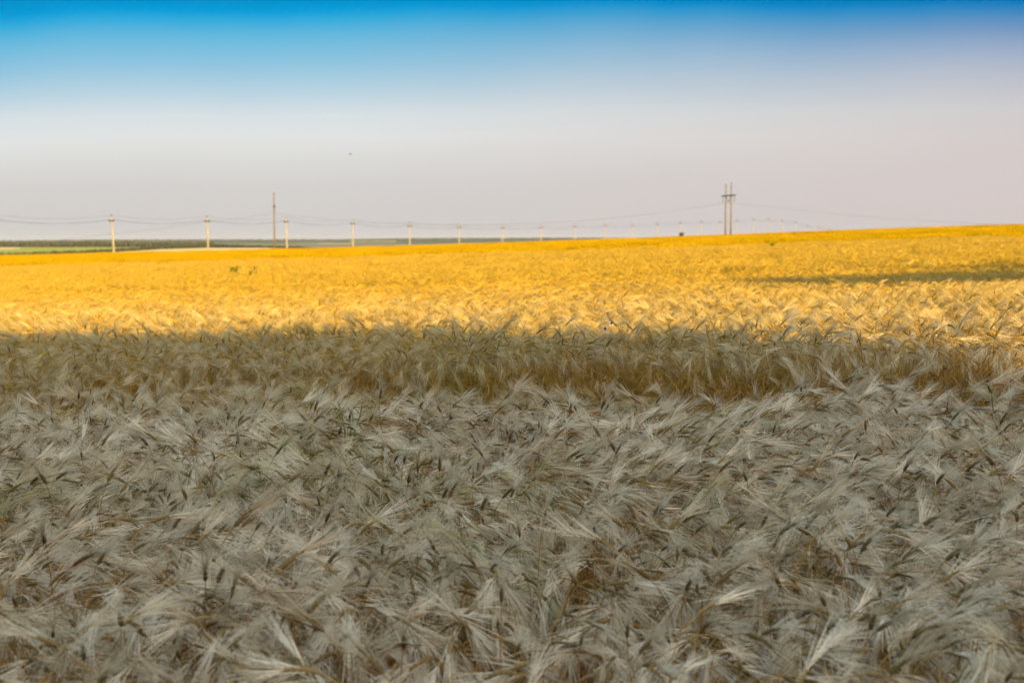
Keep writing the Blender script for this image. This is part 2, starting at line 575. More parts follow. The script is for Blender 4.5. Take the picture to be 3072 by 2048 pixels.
def build_crop():
    protos = []                     # (v, q, m)
    idx = {}
    def reg(name, make, n):
        idx[name] = (len(protos), n)
        for k in range(n):
            protos.append(make(np.random.default_rng(1000 + len(protos))))
    def near(r):
        b = QB(); barley_plant(b, r, 0, bend=[45, 75, 100, 122, 138, 150, 160, 172, 118, 70, 140, 155, 165, 130][(len(protos)) % 14]); return b.out()
    def mid(r):
        b = QB(); barley_plant(b, r, 1); return b.out()
    def patch(r):
        b = QB()
        for k in range(150):
            x, y = r.uniform(-.5, .5, 2) * 1.05
            barley_plant(b, r, 2, np.array([x, y, r.normal(0, .03)]), r.normal(0, .7), r.uniform(.9, 1.1))
        return b.out()
    reg('near', near, 14)
    reg('straw', straw_tuft, 6)
    reg('mid', mid, 10)
    reg('patch', patch, 5)
    reg('fara', lambda r: far_patch(r, 2.6, 260, .75, .022), 3)
    reg('farb', lambda r: far_patch(r, 8.0, 420, .85, .07), 3)
    P, ROT, SCL, VAR = [], [], [], []
    def put(xy, kind, ground, sc_, tiltsd, wind=True, zoff=0., keep=None):
        x, y = xy[:, 0], xy[:, 1]
        if keep is not None:
            k = keep(x, y); x, y = x[k], y[k]
            sc_ = sc_[k] if hasattr(sc_, '__len__') else sc_
        n = len(x)
        z = ground(x, y) + EYE + zoff
        rear = sstep(-.2, .6, y - gap_y(np.clip(x / y, -.6, .6)))
        az = -1.0 - .55 * rear + (1.35 - .4 * rear) * vnoise(x * 1.4, y * 1.4, 5.) + rng.normal(0, .85, n) if wind else rng.uniform(0, 6.283, n)
        P.append(np.stack([x, y, z], -1))
        ROT.append(np.stack([rng.normal(0, tiltsd, n), rng.normal(0, tiltsd, n), az], -1))
        SCL.append(np.broadcast_to(sc_, n)); a, c = idx[kind]; VAR.append(a + rng.integers(0, c, n))
    # foreground plants
    xy = scatter(2.4, 18.5, .056, .42, 1.2)
    x, y = xy[:, 0], xy[:, 1]; u = x / y; g = gap_y(u)
    hole = sstep(.0, .12, np.abs(y - g - .05) - .30 - (-.26 + .34 * sstep(-.16, .02, u)) - .16 * vnoise(x * 1.7, y * .4, 2.) - .06 * np.sin(x * 9.))
    hole = np.minimum(hole, sstep(.8, 1.1, np.hypot((u - .116) / .042, (y - g - .05) / .72)))
    keepp = hole > rng.uniform(0.03, .85, len(x))
    clump = .5 + .32 * vnoise(x * 2.6, y * 2.6, 9.) + .32 * vnoise(x * 6.5, y * 6.5, 4.)
    sc_ = rng.normal(1, .07, len(x)) * (1 + .06 * vnoise(x * 2.3, y * 2.3, 4.)) * np.interp(y, [3, 9, 10.5, 12.5], [1.04, 1.0, .97, .88])
    frontw = sstep(-.1, .1, y - g - .2) * sstep(1.1, .3, y - g)
    keepp &= rng.uniform(0, 1, len(x)) > .5 * frontw
    keepp |= (np.abs(y - g) < .45) & (rng.uniform(0, 1, len(x)) < .045)
    sc_ = sc_ * (1 + frontw * rng.normal(0, .09, len(x))) * (1 - .16 * sstep(-1.3, -.3, y - g) * (y < g) * sstep(-.2, .0, u))
    keepp &= rng.uniform(0, 1, len(x)) < np.clip(1.32 * clump + .02, .02, 1.1) * np.interp(y, [3, 5.2], [.62, 1.])
    put(xy[keepp], 'near', ground_z, sc_[keepp], (.11 + .14 * frontw)[keepp])
    # bare straw along the broken edge, in the hollow and here and there in the stand
    pr = np.where((y - g > -.35) & (y - g < .85), .20 + .25 * sstep(-.2, .1, u), .02 + .10 * (clump < .25)) + .3 * (np.hypot((u - .116) / .036, (y - g - .05) / .6) < 1.2)
    ks = rng.uniform(0, 1, len(x)) < pr
    put(xy[ks], 'straw', ground_z, rng.normal(1.0, .15, ks.sum()), .12)
    # broken, lodged stalks filling the tramline
    kk = (np.abs(y - g) < .45) & (rng.uniform(0, 1, len(x)) < .08)
    put(xy[kk], 'near', lambda a, b: ground_z(a, b) - .04, np.full(kk.sum(), .55), .6)
    xy = scatter(18.5, 33.6, .075, .42, 1.2, .008)
    put(xy, 'mid', ground_z, rng.normal(.96, .06, len(xy)), .10)
    xy = scatter(32, 92, .8, .43, 2.)
    put(xy, 'patch', ground_z, rng.normal(1, .07, len(xy)), .03)
    inside = lambda x, y: y < d_end(np.clip(x / y, -.6, .6)) - 1
    xy = scatter(92, 320, 2.2, .45, 4.)
    put(xy, 'fara', ground_z, rng.normal(1, .08, len(xy)), .01, False, 0, inside)
    xy = scatter(320, 1010, 6.2, .46, 8.)
    put(xy, 'farb', ground_z, rng.normal(1, .08, len(xy)), .0, False, -.05, inside)
    P_, ROT_, SCL_, VAR_ = map(np.concatenate, (P, ROT, SCL, VAR))
    nv = sum(len(p[0]) for p in protos)
    V = np.concatenate([p[0] for p in protos] + [P_]); off = 0; Q = []; MI = []; pid = []
    for k, (v, q, m) in enumerate(protos):
        Q.append(q + off); MI.append(m); pid.append(np.full(len(v), k)); off += len(v)
    pid.append(np.full(len(P_), -1))
    me = mesh_np('barley_crop', V, np.concatenate(Q), [M[k] for k in ('awn', 'ear', 'stem', 'leaf', 'far')], np.concatenate(MI))
    N = len(V)
    a = me.attributes.new('pid', 'INT', 'POINT'); a.data.foreach_set('value', np.concatenate(pid).astype(np.int32))
    full = np.zeros((N, 3), np.float32); full[nv:] = ROT_
    a = me.attributes.new('rot', 'FLOAT_VECTOR', 'POINT'); a.data.foreach_set('vector', full.ravel())
    f1 = np.ones(N, np.float32); f1[nv:] = SCL_
    a = me.attributes.new('scl', 'FLOAT', 'POINT'); a.data.foreach_set('value', f1)
    i1 = np.zeros(N, np.int32); i1[nv:] = VAR_
    a = me.attributes.new('var', 'INT', 'POINT'); a.data.foreach_set('value', i1)
    o = link(bpy.data.objects.new('barley_crop', me))
    tag(o, 'ripe bearded barley, grey in the foreground shade and golden in the low sun beyond', 'barley', kind='stuff')
    g = bpy.data.node_groups.new('plant_barley', 'GeometryNodeTree')
    g.interface.new_socket('Geometry', in_out='INPUT', socket_type='NodeSocketGeometry')
    g.interface.new_socket('Geometry', in_out='OUTPUT', socket_type='NodeSocketGeometry')
    N_ = g.nodes; L_ = g.links
    gi = N_.new('NodeGroupInput'); go = N_.new('NodeGroupOutput')
    def attr(name, typ):
        n = N_.new('GeometryNodeInputNamedAttribute'); n.data_type = typ; n.inputs[0].default_value = name
        return n.outputs[0]
    apid, arot, ascl, avar = attr('pid', 'INT'), attr('rot', 'FLOAT_VECTOR'), attr('scl', 'FLOAT'), attr('var', 'INT')
    def pick(k):
        c = N_.new('FunctionNodeCompare'); c.data_type = 'INT'; c.operation = 'EQUAL'
        ins = [s for s in c.inputs if s.type == 'INT']
        L_.new(apid, ins[0]); ins[1].default_value = k
        s = N_.new('GeometryNodeSeparateGeometry'); s.domain = 'POINT'
        L_.new(gi.outputs[0], s.inputs[0]); L_.new(c.outputs[0], s.inputs[1])
        return s.outputs[0]
    pts = pick(-1)
    e2r = N_.new('FunctionNodeEulerToRotation'); L_.new(arot, e2r.inputs[0])
    join = N_.new('GeometryNodeJoinGeometry')
    for k in range(len(protos)):
        # one instancer per kind of plant: only the points that ask for it
        c = N_.new('FunctionNodeCompare'); c.data_type = 'INT'; c.operation = 'EQUAL'
        ins = [s for s in c.inputs if s.type == 'INT']
        L_.new(avar, ins[0]); ins[1].default_value = k
        iop = N_.new('GeometryNodeInstanceOnPoints')
        L_.new(pts, iop.inputs['Points']); L_.new(c.outputs[0], iop.inputs['Selection'])
        L_.new(pick(k), iop.inputs['Instance'])
        L_.new(e2r.outputs[0], iop.inputs['Rotation']); L_.new(ascl, iop.inputs['Scale'])
        L_.new(iop.outputs[0], join.inputs[0])
    L_.new(join.outputs[0], go.inputs[0])
    md = o.modifiers.new('plants', 'NODES'); md.node_group = g
    print('barley points', len(P_), [len(p) for p in P], 'proto faces', sum(len(p[1]) for p in protos))


build_crop()

# ---------------------------------------------------------------- trees and hedges far away
def crown_cloud(centres, radii, hz, nleaf, leaf, seed):
    """leaf clumps spread through many crowns; one mesh"""
    r = np.random.default_rng(seed); n = len(centres)
    c = np.repeat(centres, nleaf, 0); ra = np.repeat(radii, nleaf); hh = np.repeat(hz, nleaf)
    d = r.normal(size=(len(c), 3)); d /= np.linalg.norm(d, axis=1)[:, None]
    rad = r.uniform(.35, 1.0, len(c))[:, None] ** .5
    p = c + d * rad * np.stack([ra, ra, hh], -1)
    a = r.normal(size=(len(c), 3)); a /= np.linalg.norm(a, axis=1)[:, None]
    b = np.cross(a, r.normal(size=(len(c), 3))); b /= np.linalg.norm(b, axis=1)[:, None]
    s = (np.repeat(leaf, nleaf) if hasattr(leaf, '__len__') else np.full(len(c), leaf))[:, None] * r.uniform(.5, 1.2, (len(c), 1))
    v = np.stack([p - a * s, p - b * s * .6, p + a * s, p + b * s * .6], 1).reshape(-1, 3)
    q = np.arange(len(v)).reshape(-1, 4)
    return v, q


def hedge_line(name, label, cat, pts, n, h, seed, mat='farwood', leaf=.9):
    """pts: (px, depth); trees stand on the ground along the line"""
    r = np.random.default_rng(seed)
    t = np.sort(r.uniform(0, len(pts) - 1, n))
    px = np.interp(t, np.arange(len(pts)), [p[0] for p in pts]); d = np.interp(t, np.arange(len(pts)), [p[1] for p in pts]) * r.normal(1, .004, n)
    x = (px - 1536) / F * d
    hh = np.array(np.interp(t, np.arange(len(pts)), [p[2] if len(p) > 2 else h for p in pts])) * r.uniform(.65, 1.25, n)
    z = ground_z(x, d) + EYE
    v, q = crown_cloud(np.stack([x, d, z + hh * .5], -1), hh * .75, hh * .55, 34, hh * .3, seed)
    me = mesh_np(name, v, q, [M[mat]])
    o = link(bpy.data.objects.new(name, me))
    return tag(o, label, cat, kind='stuff')


hedge_line('hedgerow', 'dark bushy hedgerow along the far edge of the pale stubble on the left', 'hedgerow',
           [(-260, 425, 1.1), (0, 425, 1.0), (340, 482, .9), (480, 600, 1.3), (640, 655, 1.5), (800, 645, .9), (960, 520, .8)], 900, 2.5, 11)
hedge_line('treeline', 'thin dark line of trees behind the green field on the left', 'trees', [(-300, 1950), (200, 1980), (430, 2020), (640, 2100)], 420, 6.0, 12)


def far_woods():
    r = np.random.default_rng(21); n = 14000
    px = r.uniform(-260, 2050, n); d = r.uniform(3300, 6350, n) ** 1.0
    x = (px - 1536) / F * d
    k = ((px < 380 + 60 * vnoise(d * .004, d * .001)) & (vnoise(x * .0016, d * .0032, 2.) > -.5)) | (d > 5600)
    px, d, x = px[k], d[k], x[k]
    h = r.uniform(7, 11, len(d)) * (1 + .25 * vnoise(x * .004, d * .001, 8.))
    z = ground_z(x, d) + EYE
    v, q = crown_cloud(np.stack([x, d, z + h * .5], -1), h * .9, h * .5, 16, h * .36, 22)
    o = link(bpy.data.objects.new('distant_woods', mesh_np('distant_woods', v, q, [M['farwood']])))
    tag(o, 'hazy grey green woods covering the far rise along the horizon', 'woods', kind='stuff')


far_woods()


# ---------------------------------------------------------------- the shelter belt behind the camera (casts the foreground shade)
def tree_belt():
    YH = -20.
    edge = [(-700, 985), (0, 990), (400, 985), (800, 982), (1200, 978), (1600, 978), (2000, 985), (2400, 996), (2750, 1002), (2880, 1010), (2920, 1062), (2980, 1150), (3050, 1290), (3100, 1700)]
    X, Z = [], []
    epx = np.arange(-700, 3121, 40); epy = np.interp(epx, [e[0] for e in edge], [e[1] for e in edge])
    for px, py in zip(epx, epy):
        u = u_of(px); s = slope_of(py - (13 if 2200 < px < 2900 else 0))
        ys = np.linspace(3, 40, 2000); ys = ys[ys > (gap_y(u) + .3 if px < 2900 else 3)]; zt = top_z(u * ys, ys) + .02
        i = int(np.argmin(np.abs(zt / ys - s))); y = ys[i]
        t = (y - YH) / -S.y
        X.append(u * y + S.x * t); Z.append(zt[i] + S.z * t + EYE)
    order = np.argsort(X); X = np.array(X)[order]; Z = np.array(Z)[order]
    X = np.concatenate([[X[0] - 25, X[0] - 1], X, [X[-1] + .6]]); Z = np.concatenate([[Z[0], Z[0]], Z, [.5]])
    r = np.random.default_rng(5); n = 110000
    x = r.uniform(X[0], X[-1], n); top = np.interp(x, X, Z) + .05 * vnoise(x * 2.2, x * .7, 3.)
    z = r.uniform(0, 1, n) ** .75 * np.maximum(top - .15, .2)
    p = np.stack([x, YH + r.uniform(-1.1, 1.1, n), z], -1)
    # one taller crown further along: the dark band lying across the lit field on the right
    m = 60000; d = r.normal(size=(m, 3)); d /= np.linalg.norm(d, axis=1)[:, None]
    c = []
    for (pxa, ya, yb, px2) in ((2050, 23.0, 25.8, 3900),):
        yc = (ya + yb) / 2; t = (yc - YH) / -S.y
        for xx, w in ((u_of(2540) * yc, .5), (u_of(2640) * yc, 1.0), (u_of(2860) * yc, .8), (u_of(3080) * yc, .85), (u_of(3300) * yc, 1.0)):
            zz = float(top_z(xx, yc)) + S.z * t + EYE
            c.append((xx + S.x * t, zz, w))
    t = (28.6 - YH) / -S.y
    for px in (3060, 3180):
        xx = u_of(px) * 28.6; c.append((xx + S.x * t, float(top_z(xx, 28.6)) + S.z * t + EYE, .5))
    ch = np.array(c)[r.integers(0, len(c), m)]
    rad = r.uniform(0, 1, m) ** .33
    pc = np.stack([ch[:, 0] + d[:, 0] * rad * (.5 + .6 * ch[:, 2]), YH + d[:, 1] * rad * .9, ch[:, 1] + d[:, 2] * rad * .43 * ch[:, 2]], -1)
    sc0 = np.concatenate([np.full(n, .25), np.full(m, .13)])
    p = np.concatenate([p, pc]); n2 = len(p)
    a = r.normal(size=(n2, 3)); a /= np.linalg.norm(a, axis=1)[:, None]
    b = np.cross(a, r.normal(size=(n2, 3))); b /= np.linalg.norm(b, axis=1)[:, None]
    s = sc0[:, None] * r.uniform(.5, 1.1, (n2, 1))
    v = np.stack([p - a * s, p - b * s * .6, p + a * s, p + b * s * .6], 1).reshape(-1, 3)
    o = link(bpy.data.objects.new('tree_belt', mesh_np('tree_belt', v, np.arange(len(v)).reshape(-1, 4), [M['foliage']])))
    tag(o, 'shelter belt of trees behind the viewer whose shadow lies over the near barley', 'trees', kind='stuff')


tree_belt()


# ---------------------------------------------------------------- power lines
def catenary(a, b, sag, n=14):
    a, b = Vector(a), Vector(b)
    return [a.lerp(b, k / n) - Vector((0, 0, 4 * sag * (k / n) * (1 - k / n))) for k in range(n + 1)]


ROW = Vector((.44, 1.0, 0)).normalized(); ARM = Vector((ROW.y, -ROW.x, 0))
TOPS = {-1: 643, 0: 645, 1: 648, 2: 651, 3: 658, 4: 666, 5: 671, 6: 673, 7: 673, 8: 671, 9: 669, 10: 669, 11: 665, 12: 662, 13: 660, 14: 660, 15: 657, 16: 653.5, 17: 654, 18: 658, 19: 662, 20: 673, 21: 678, 22: 684}
OBS_X = {0: 334, 1: 621, 2: 858, 3: 1058, 4: 1229, 5: 1377, 6: 1507.5, 7: 1623, 8: 1724, 9: 1815.5, 10: 1897, 11: 1972, 12: 2041, 13: 2104, 14: 2160, 15: 2212, 16: 2261, 17: 2305, 18: 2347, 19: 2387, 20: 2422, 21: 2456, 22: 2489}
POLE_WORDS = {
    -1: 'concrete power pole cut off by the left edge, only its crossarm tip in view',
    0: 'tallest leaning concrete power pole, leftmost whole one, by the green field',
    1: 'concrete power pole between the leftmost whole one and the edge-on wooden tower',
    2: 'concrete power pole close on the right of the wooden tower seen edge on',
    3: 'concrete power pole second to the right of the wooden tower seen edge on',
    4: 'concrete power pole third to the right of the wooden tower seen edge on',
    5: 'concrete power pole fourth to the right of the wooden tower seen edge on',
    6: 'concrete power pole fifth to the right of the wooden tower seen edge on',
    7: 'concrete power pole sixth to the right of the wooden tower seen edge on',
    8: 'concrete power pole just left of where the distant woods sink behind the barley',
    9: 'concrete power pole where the distant woods sink behind the barley skyline',
    10: 'pale thick concrete pole just right of where the distant woods end',
    11: 'faint concrete pole next on the left of the pole with the bush',
    12: 'faint concrete pole with the low bush at its foot',
    13: 'faint concrete pole next on the right of the pole with the bush',
    14: 'faint concrete pole standing just left of the two legged wooden tower',
    15: 'faint concrete pole close on the right of the two legged wooden tower',
    16: 'faint concrete pole second to the right of the two legged tower',
    17: 'faint concrete pole third to the right of the two legged tower',
    18: 'faint concrete pole fourth to the right of the two legged tower',
    19: 'hazy short pole top fifth to the right of the two legged tower',
    20: 'hazy pole top sixth to the right of the two legged tower, half sunk',
    21: 'hazy pole tip last but one in the row, barely above the hill',
    22: 'last hazy pole tip of the row, almost wholly behind the hill'}
tips = {}


def make_pole(k):
    d = 36.0 * (k + 9.65)
    px = OBS_X.get(k, 3413 - 29730 / (k + 9.65))
    if k == -1: px = -19
    tp = at(px, TOPS[k], d)
    gz = float(ground_z(tp.x, tp.y)) + EYE
    gz = min(gz, tp.z - 8.6)
    H = tp.z - gz
    root = empty('concrete_pole', (tp.x, tp.y, gz))
    tag(root, POLE_WORDS[k], 'power pole', 'row of concrete power poles across the field')
    lean = {0: -.05, 1: -.02, 2: -.02}.get(k, random.uniform(-.012, .012))
    rot = Matrix.Rotation(math.atan2(ARM.y, ARM.x), 3, 'Z')
    post = MB(); hp = H - .55
    base = Vector((-lean * H, 0, 0)); top = Vector((0, 0, hp))
    b0 = len(post.v)
    for (z, w) in ((-.6, .19), (hp * .5, .16), (hp, .125)):
        c = base.lerp(Vector((0, 0, 0)), max(0, z / hp)); c.z = z
        for i, j in ((-1, -1), (1, -1), (1, 1), (-1, 1)):
            post.v.append(c + rot @ Vector((i * w, j * w, 0)))
    for s in (0, 1):
        for q in range(4):
            post.f.append((b0 + 4 * s + q, b0 + 4 * s + (q + 1) % 4, b0 + 4 * s + 4 + (q + 1) % 4, b0 + 4 * s + 4 + q)); post.m.append(0)
    post.f.append((b0 + 8, b0 + 9, b0 + 10, b0 + 11)); post.m.append(0)
    post.build('post', M['concrete'], root)
    za = H - 1.42
    arm = MB(); arm.box((0, 0, za), (.88, .09, .105), rot)
    for s in (-1, 1):       # the brace under the arm
        a = ARM * (s * .62) + Vector((0, 0, za - .06)); b_ = ARM * (s * .13) + Vector((0, 0, za - .42)); arm.tube([a, b_], .025, 4)
    arm.box(Vector((0, 0, za)) - ROW * .17, (.2, .035, .11), rot)
    arm.build('crossarm', M['rust'], root)
    br = MB(); br.tube([(0, 0, hp - .25), (0, 0, H - .26)], .05, 6); br.build('top_bracket', M['rust'], root)
    pr = [(0, .04), (.04, .17), (.10, .19), (.13, .11), (.17, .17), (.26, .15), (.31, .05)]
    ends = []
    for off, z in ((ARM * -.74, za + .06), (ARM * .74, za + .06), (Vector((0, 0, 0)), H - .28)):
        ib = MB(); ib.lathe(off + Vector((0, 0, z)), (0, 0, 1), pr, 8); ib.build('insulator', M['porcelain'], root, True)
        ends.append(root.location + off + Vector((0, 0, z + .24)))
    tips[k] = ends


for k in range(-1, 23):
    make_pole(k)
first = {}
for j, (name, label) in enumerate((('line_wire', 'left one of the two lower wires strung along the concrete poles'),
                                   ('line_wire', 'right one of the two lower wires strung along the concrete poles'),
                                   ('line_wire', 'topmost wire strung over the tips of the concrete poles'))):
    w = MB()
    prev = tips[-1][j] - Vector((15.84, 36, 0)) + Vector((0, 0, .2))
    path = []
    for k in range(-1, 23):
        seg = catenary(prev, tips[k][j], .95); path += seg if not path else seg[1:]; prev = tips[k][j]
    w.tube(path, .026, 4, cap=False)
    tag(w.build(name, M['wire']), label, 'power line wire', 'wires along the concrete poles')

# the big line: two legged wooden towers
LOS = Vector((-.165, .986, 0)).normalized()
attach = []


def tower(px, ytop, d, leg_sep, label):
    tp = at(px, ytop, d); gz = float(ground_z(tp.x, tp.y)) + EYE
    gz = min(gz, tp.z - 14.2)
    H = tp.z - gz
    root = empty('wooden_tower', (tp.x, tp.y, gz))
    tag(root, label, 'power pylon', 'wooden two legged power towers')
    for s in (-1, 1):
        lg = MB(); o = LOS * (s * leg_sep / 2); h = H - (0 if s < 0 else .25)
        lg.tube([o + Vector((random.uniform(-.1, .1), 0, -.8)), o + Vector((0, 0, h * .35)), o + Vector((0, 0, h * .36)), o + Vector((0, 0, h))], [.26, .24, .21, .16], 10)
        l = lg.build('leg', M['wood'], root, True)
        cp = MB(); cp.lathe(o + Vector((0, 0, h)), (0, 0, 1), [(0, .15), (.06, .16), (.35, .12), (.55, .03)], 8)
        cp.build('leg_cap', M['dark_wood'], l)
        for hh in (.30, .40):
            bd = MB(); bd.tube([o + Vector((0, 0, h * hh)), o + Vector((0, 0, h * hh + .12))], .23, 10); bd.build('binding', M['dark_wood'], l)
    za = H - 3.15; A = 5.6
    ca = MB(); rot = Matrix.Rotation(math.atan2(LOS.y, LOS.x), 3, 'Z')
    for s in (-1, 1):
        ca.box(rot @ Vector((0, s * .27, 0)) + Vector((0, 0, za)), (A, .07, .16), rot)
    ca.build('crossarm', M['dark_wood'], root)
    pts = []
    for off in (-5.3, 5.3):
        st = MB(); o = LOS * off + Vector((0, 0, za - .16))
        st.tube([o, o - Vector((0, 0, 1.75))], .035, 6)
        for q in range(9):
            st.lathe(o - Vector((0, 0, .3 + q * .16)), (0, 0, -1), [(0, .03), (.02, .12), (.07, .11), (.1, .03)], 8)
        st.build('insulator_string', M['porcelain'], root)
        pts.append(root.location + o - Vector((0, 0, 1.8)))
    for s in (-1, 1):
        st = MB(); a = LOS * (s * leg_sep * .42) + Vector((0, 0, za - .3)); b_ = Vector((0, 0, za - 2.0))
        st.tube([a, b_], .045, 6)
        for q in range(10):
            c = a.lerp(b_, .12 + q * .08); st.lathe(c, b_ - a, [(0, .03), (.02, .10), (.07, .09), (.1, .03)], 8)
        st.build('insulator_string', M['porcelain'], root)
    pts.insert(1, root.location + Vector((0, 0, za - 2.05)))
    attach.append(pts)


tower(822, 584, 390, 4.6, 'tall weathered wooden tower seen edge on like one post, left of the picture centre')
tower(2186, 554, 411, 4.9, 'two legged wooden power tower with crossarm on the skyline at right')
for j, label in enumerate(('upper looking wire of the wooden towers, hung from the far end of the crossarms', 'middle wire of the wooden towers, hung from the hanging V of insulators', 'wire of the wooden towers hung from the near end of the crossarms')):
    a, b = attach[0][j], attach[1][j]
    w = MB()
    left = a + Vector((-150, -25, -16.5)); right = b + Vector((150, 26, -6.5))
    path = catenary(left, a, 1.2) + catenary(a, b, 4.6, 24)[1:] + catenary(b, right, 2.6)[1:]
    w.tube(path, .014, 4, cap=False)
    tag(w.build('tower_wire', M['wire']), label, 'power line wire', 'wires between the wooden towers')


# ---------------------------------------------------------------- small plants and creatures
def hit(px, py, dmax=120.):
    """depth at which the line of sight meets the crop's top"""
    ys = np.linspace(3.5, dmax, 6000); u = u_of(px)
    zz = top_z(u * ys, ys); k = np.nonzero(zz >= ys * slope_of(py))[0]
    return float(ys[k[0]]) if len(k) else dmax


def weed(name, label, cat, px, py, d, size, wide, seed, group=None, n=26):
    """a bushy weed whose leafy top shows above the ears; (px, py) is the middle of what shows"""
    r = random.Random(seed); c = at(px, py, d)
    gz = float(ground_z(c.x, c.y)) + EYE
    root = empty(name, (c.x, c.y, gz)); tag(root, label, cat, group)
    h = max(c.z, float(top_z(c.x, c.y)) + EYE + size * .35) - gz
    st = MB(); lf = MB()
    for k in range(5):
        a = r.uniform(0, 6.28); q = Vector((math.cos(a) * wide * .35 * r.random(), math.sin(a) * wide * .35 * r.random(), h + size * r.uniform(-.1, .4)))
        pts = [Vector((0, 0, 0)), Vector((q.x * .4, q.y * .4, h * .5)), q]
        st.tube(pts, [.006, .005, .003], 5)
        for m in range(n):
            t = r.uniform(.0, 1.0); o = Vector((q.x * r.uniform(.6, 1.5), q.y * r.uniform(.6, 1.5), h - size * .5 + size * t))
            b = r.uniform(0, 6.28); dr = Vector((math.cos(b), math.sin(b), r.uniform(-.2, .9))).normalized()
            ln = wide * r.uniform(.14, .30); sd = dr.cross(Vector((r.gauss(0, 1), r.gauss(0, 1), r.gauss(0, 1)))).normalized()
            lf.strip([o, o + dr * ln * .5, o + dr * ln], [ln * .14, ln * .42, ln * .05], sd)
    st.build('stem', M['weed_stem'], root); lf.build('foliage', M['weed_leaf'], root)
    return root


weed('weed', 'broad dark green weed at the left end of the weeds in the lit barley', 'weed', 697, 819, hit(697, 822), .24, .22, 1, 'green weeds in the lit barley')
weed('weed', 'dark green weed second from the left in the lit barley, beside the leftmost one', 'weed', 713, 817, hit(713, 822), .28, .20, 2, 'green weeds in the lit barley')
weed('weed', 'pale low green weed just left of the darkest upright weed in the lit barley', 'weed', 751, 821, hit(751, 824), .15, .2, 3, 'green weeds in the lit barley', 12)
weed('weed', 'darkest upright green weed at the right end of the pair of clumps in lit barley', 'weed', 764, 816, hit(764, 822), .28, .16, 4, 'green weeds in the lit barley')
weed('weed', 'small brownish weed spot high on the golden slope right of the two legged tower', 'weed', 2316, 736, hit(2316, 739), .2, .34, 5)
weed('bush', 'small low green bush on the skyline at the foot of a faint concrete pole', 'bush', 2046, 704, 640, 1.5, 2.9, 6, None, 50)


def near_weed(px, py, d, seed):
    r = random.Random(seed); c = at(px, py, d); gz = float(ground_z(c.x, c.y)) + EYE
    root = empty('weed', (c.x, c.y, gz))
    tag(root, 'green branching weed with broad leaves among the grey shaded barley, left of the middle', 'weed')
    h = c.z - gz
    for i, (dx, top, sub) in enumerate(((-.045, .17, 3), (.05, .16, 2), (.01, .09, 1))):
        st = MB(); tip = Vector((dx * 1.5, .02 * i, h + top)); mid = Vector((dx * .6, .01, h))
        st.tube([(0, 0, 0), mid * .98, mid.lerp(tip, .6) + Vector((.008, 0, 0)), tip], [.006, .005, .004, .003], 6)
        for q in range(sub):
            o = mid.lerp(tip, .35 + .25 * q); e = o + Vector((r.choice((-1, 1)) * .05, r.uniform(-.02, .02), .06)); st.tube([o, e], [.003, .0015], 5)
        st.build('stem', M['weed_stem'], root)
        for q in range(7):
            o = Vector((0, 0, h - .1)).lerp(tip, r.uniform(.05, .9)); b = r.uniform(0, 6.28)
            dr = Vector((math.cos(b), math.sin(b) * .6, r.uniform(.1, .7))).normalized(); ln = r.uniform(.04, .075)
            lf = MB(); lf.strip([o, o + dr * ln * .3, o + dr * ln * .7 - Vector((0, 0, .006)), o + dr * ln - Vector((0, 0, .02))], [.004, .014, .010, .002], dr.cross(Vector((0, -.5, 1))).normalized())
            lf.build('leaf', M['weed_leaf'], root)


near_weed(1048, 1290, hit(1048, 1270) - .05, 3)


def budding_weed():
    d = hit(2979, 1240) - .03; c = at(2979, 1225, d); gz = float(ground_z(c.x, c.y)) + EYE
    root = empty('weed', (c.x, c.y, gz)); tag(root, 'thin green forked weed with a pale bud near the right edge among grey barley', 'weed')
    h = c.z - gz; s = d / F
    st = MB(); fork = Vector((-5 * s, 0, h + 45 * s)); tip = Vector((-18 * s, 0, h + 70 * s))
    st.tube([(0, 0, 0), (0, 0, h), fork, tip], [.004, .0035, .003, .002], 6)
    st.tube([fork, fork + Vector((14 * s, .01, 22 * s))], [.002, .0012], 5); st.tube([fork, fork + Vector((34 * s, .02, 9 * s))], [.002, .0012], 5)
    st.build('stem', M['weed_stem'], root)
    lf = MB(); lf.lathe(fork, (tip - fork), [(0, .002), (.015, .008), (.04, .006), (.06, .001)], 6); lf.build('leaf', M['weed_leaf'], root)
    bd = MB(); bd.lathe(tip, (-.6, 0, .5), [(0, .003), (.006, .008), (.014, .009), (.02, .003)], 8); bd.build('bud', M['stem'], root, True)


budding_weed()


def wildflower(px, py, d, size, label):
    c = at(px, py, d); gz = float(ground_z(c.x, c.y)) + EYE
    root = empty('wildflower', (c.x, c.y, gz)); tag(root, label, 'flower', 'pale wildflowers at the shadow edge')
    h = c.z - gz
    st = MB(); st.tube([(.03, 0, 0), (.01, 0, h * .6), (0, 0, h)], [.0035, .003, .0025], 6); st.build('stem', M['stem'], root)
    face = Vector((.1, -1, .35)).normalized(); a = face.cross(Vector((0, 0, 1))).normalized(); b = face.cross(a)
    pe = MB()
    for k in range(9):
        q = 2 * math.pi * k / 9; dr = a * math.cos(q) + b * math.sin(q); o = Vector((0, 0, h)) + face * .004
        pe.strip([o + dr * .006, o + dr * size * .55 + face * .004, o + dr * size], [.008, .018, .012], dr.cross(face))
    pe.build('petals', M['petal'], root)
    ey = MB(); ey.lathe(Vector((0, 0, h)), face, [(0, .008), (.008, .012), (.016, .006)], 8); ey.build('flower_head', M['flower_eye'], root, True)


wildflower(1834, 970, 12.6, .022, 'pale lilac wildflower with a dark eye standing highest at the shadow edge')
wildflower(1815, 986, 12.5, .016, 'smaller pale wildflower just below left of the highest one at the shadow edge')


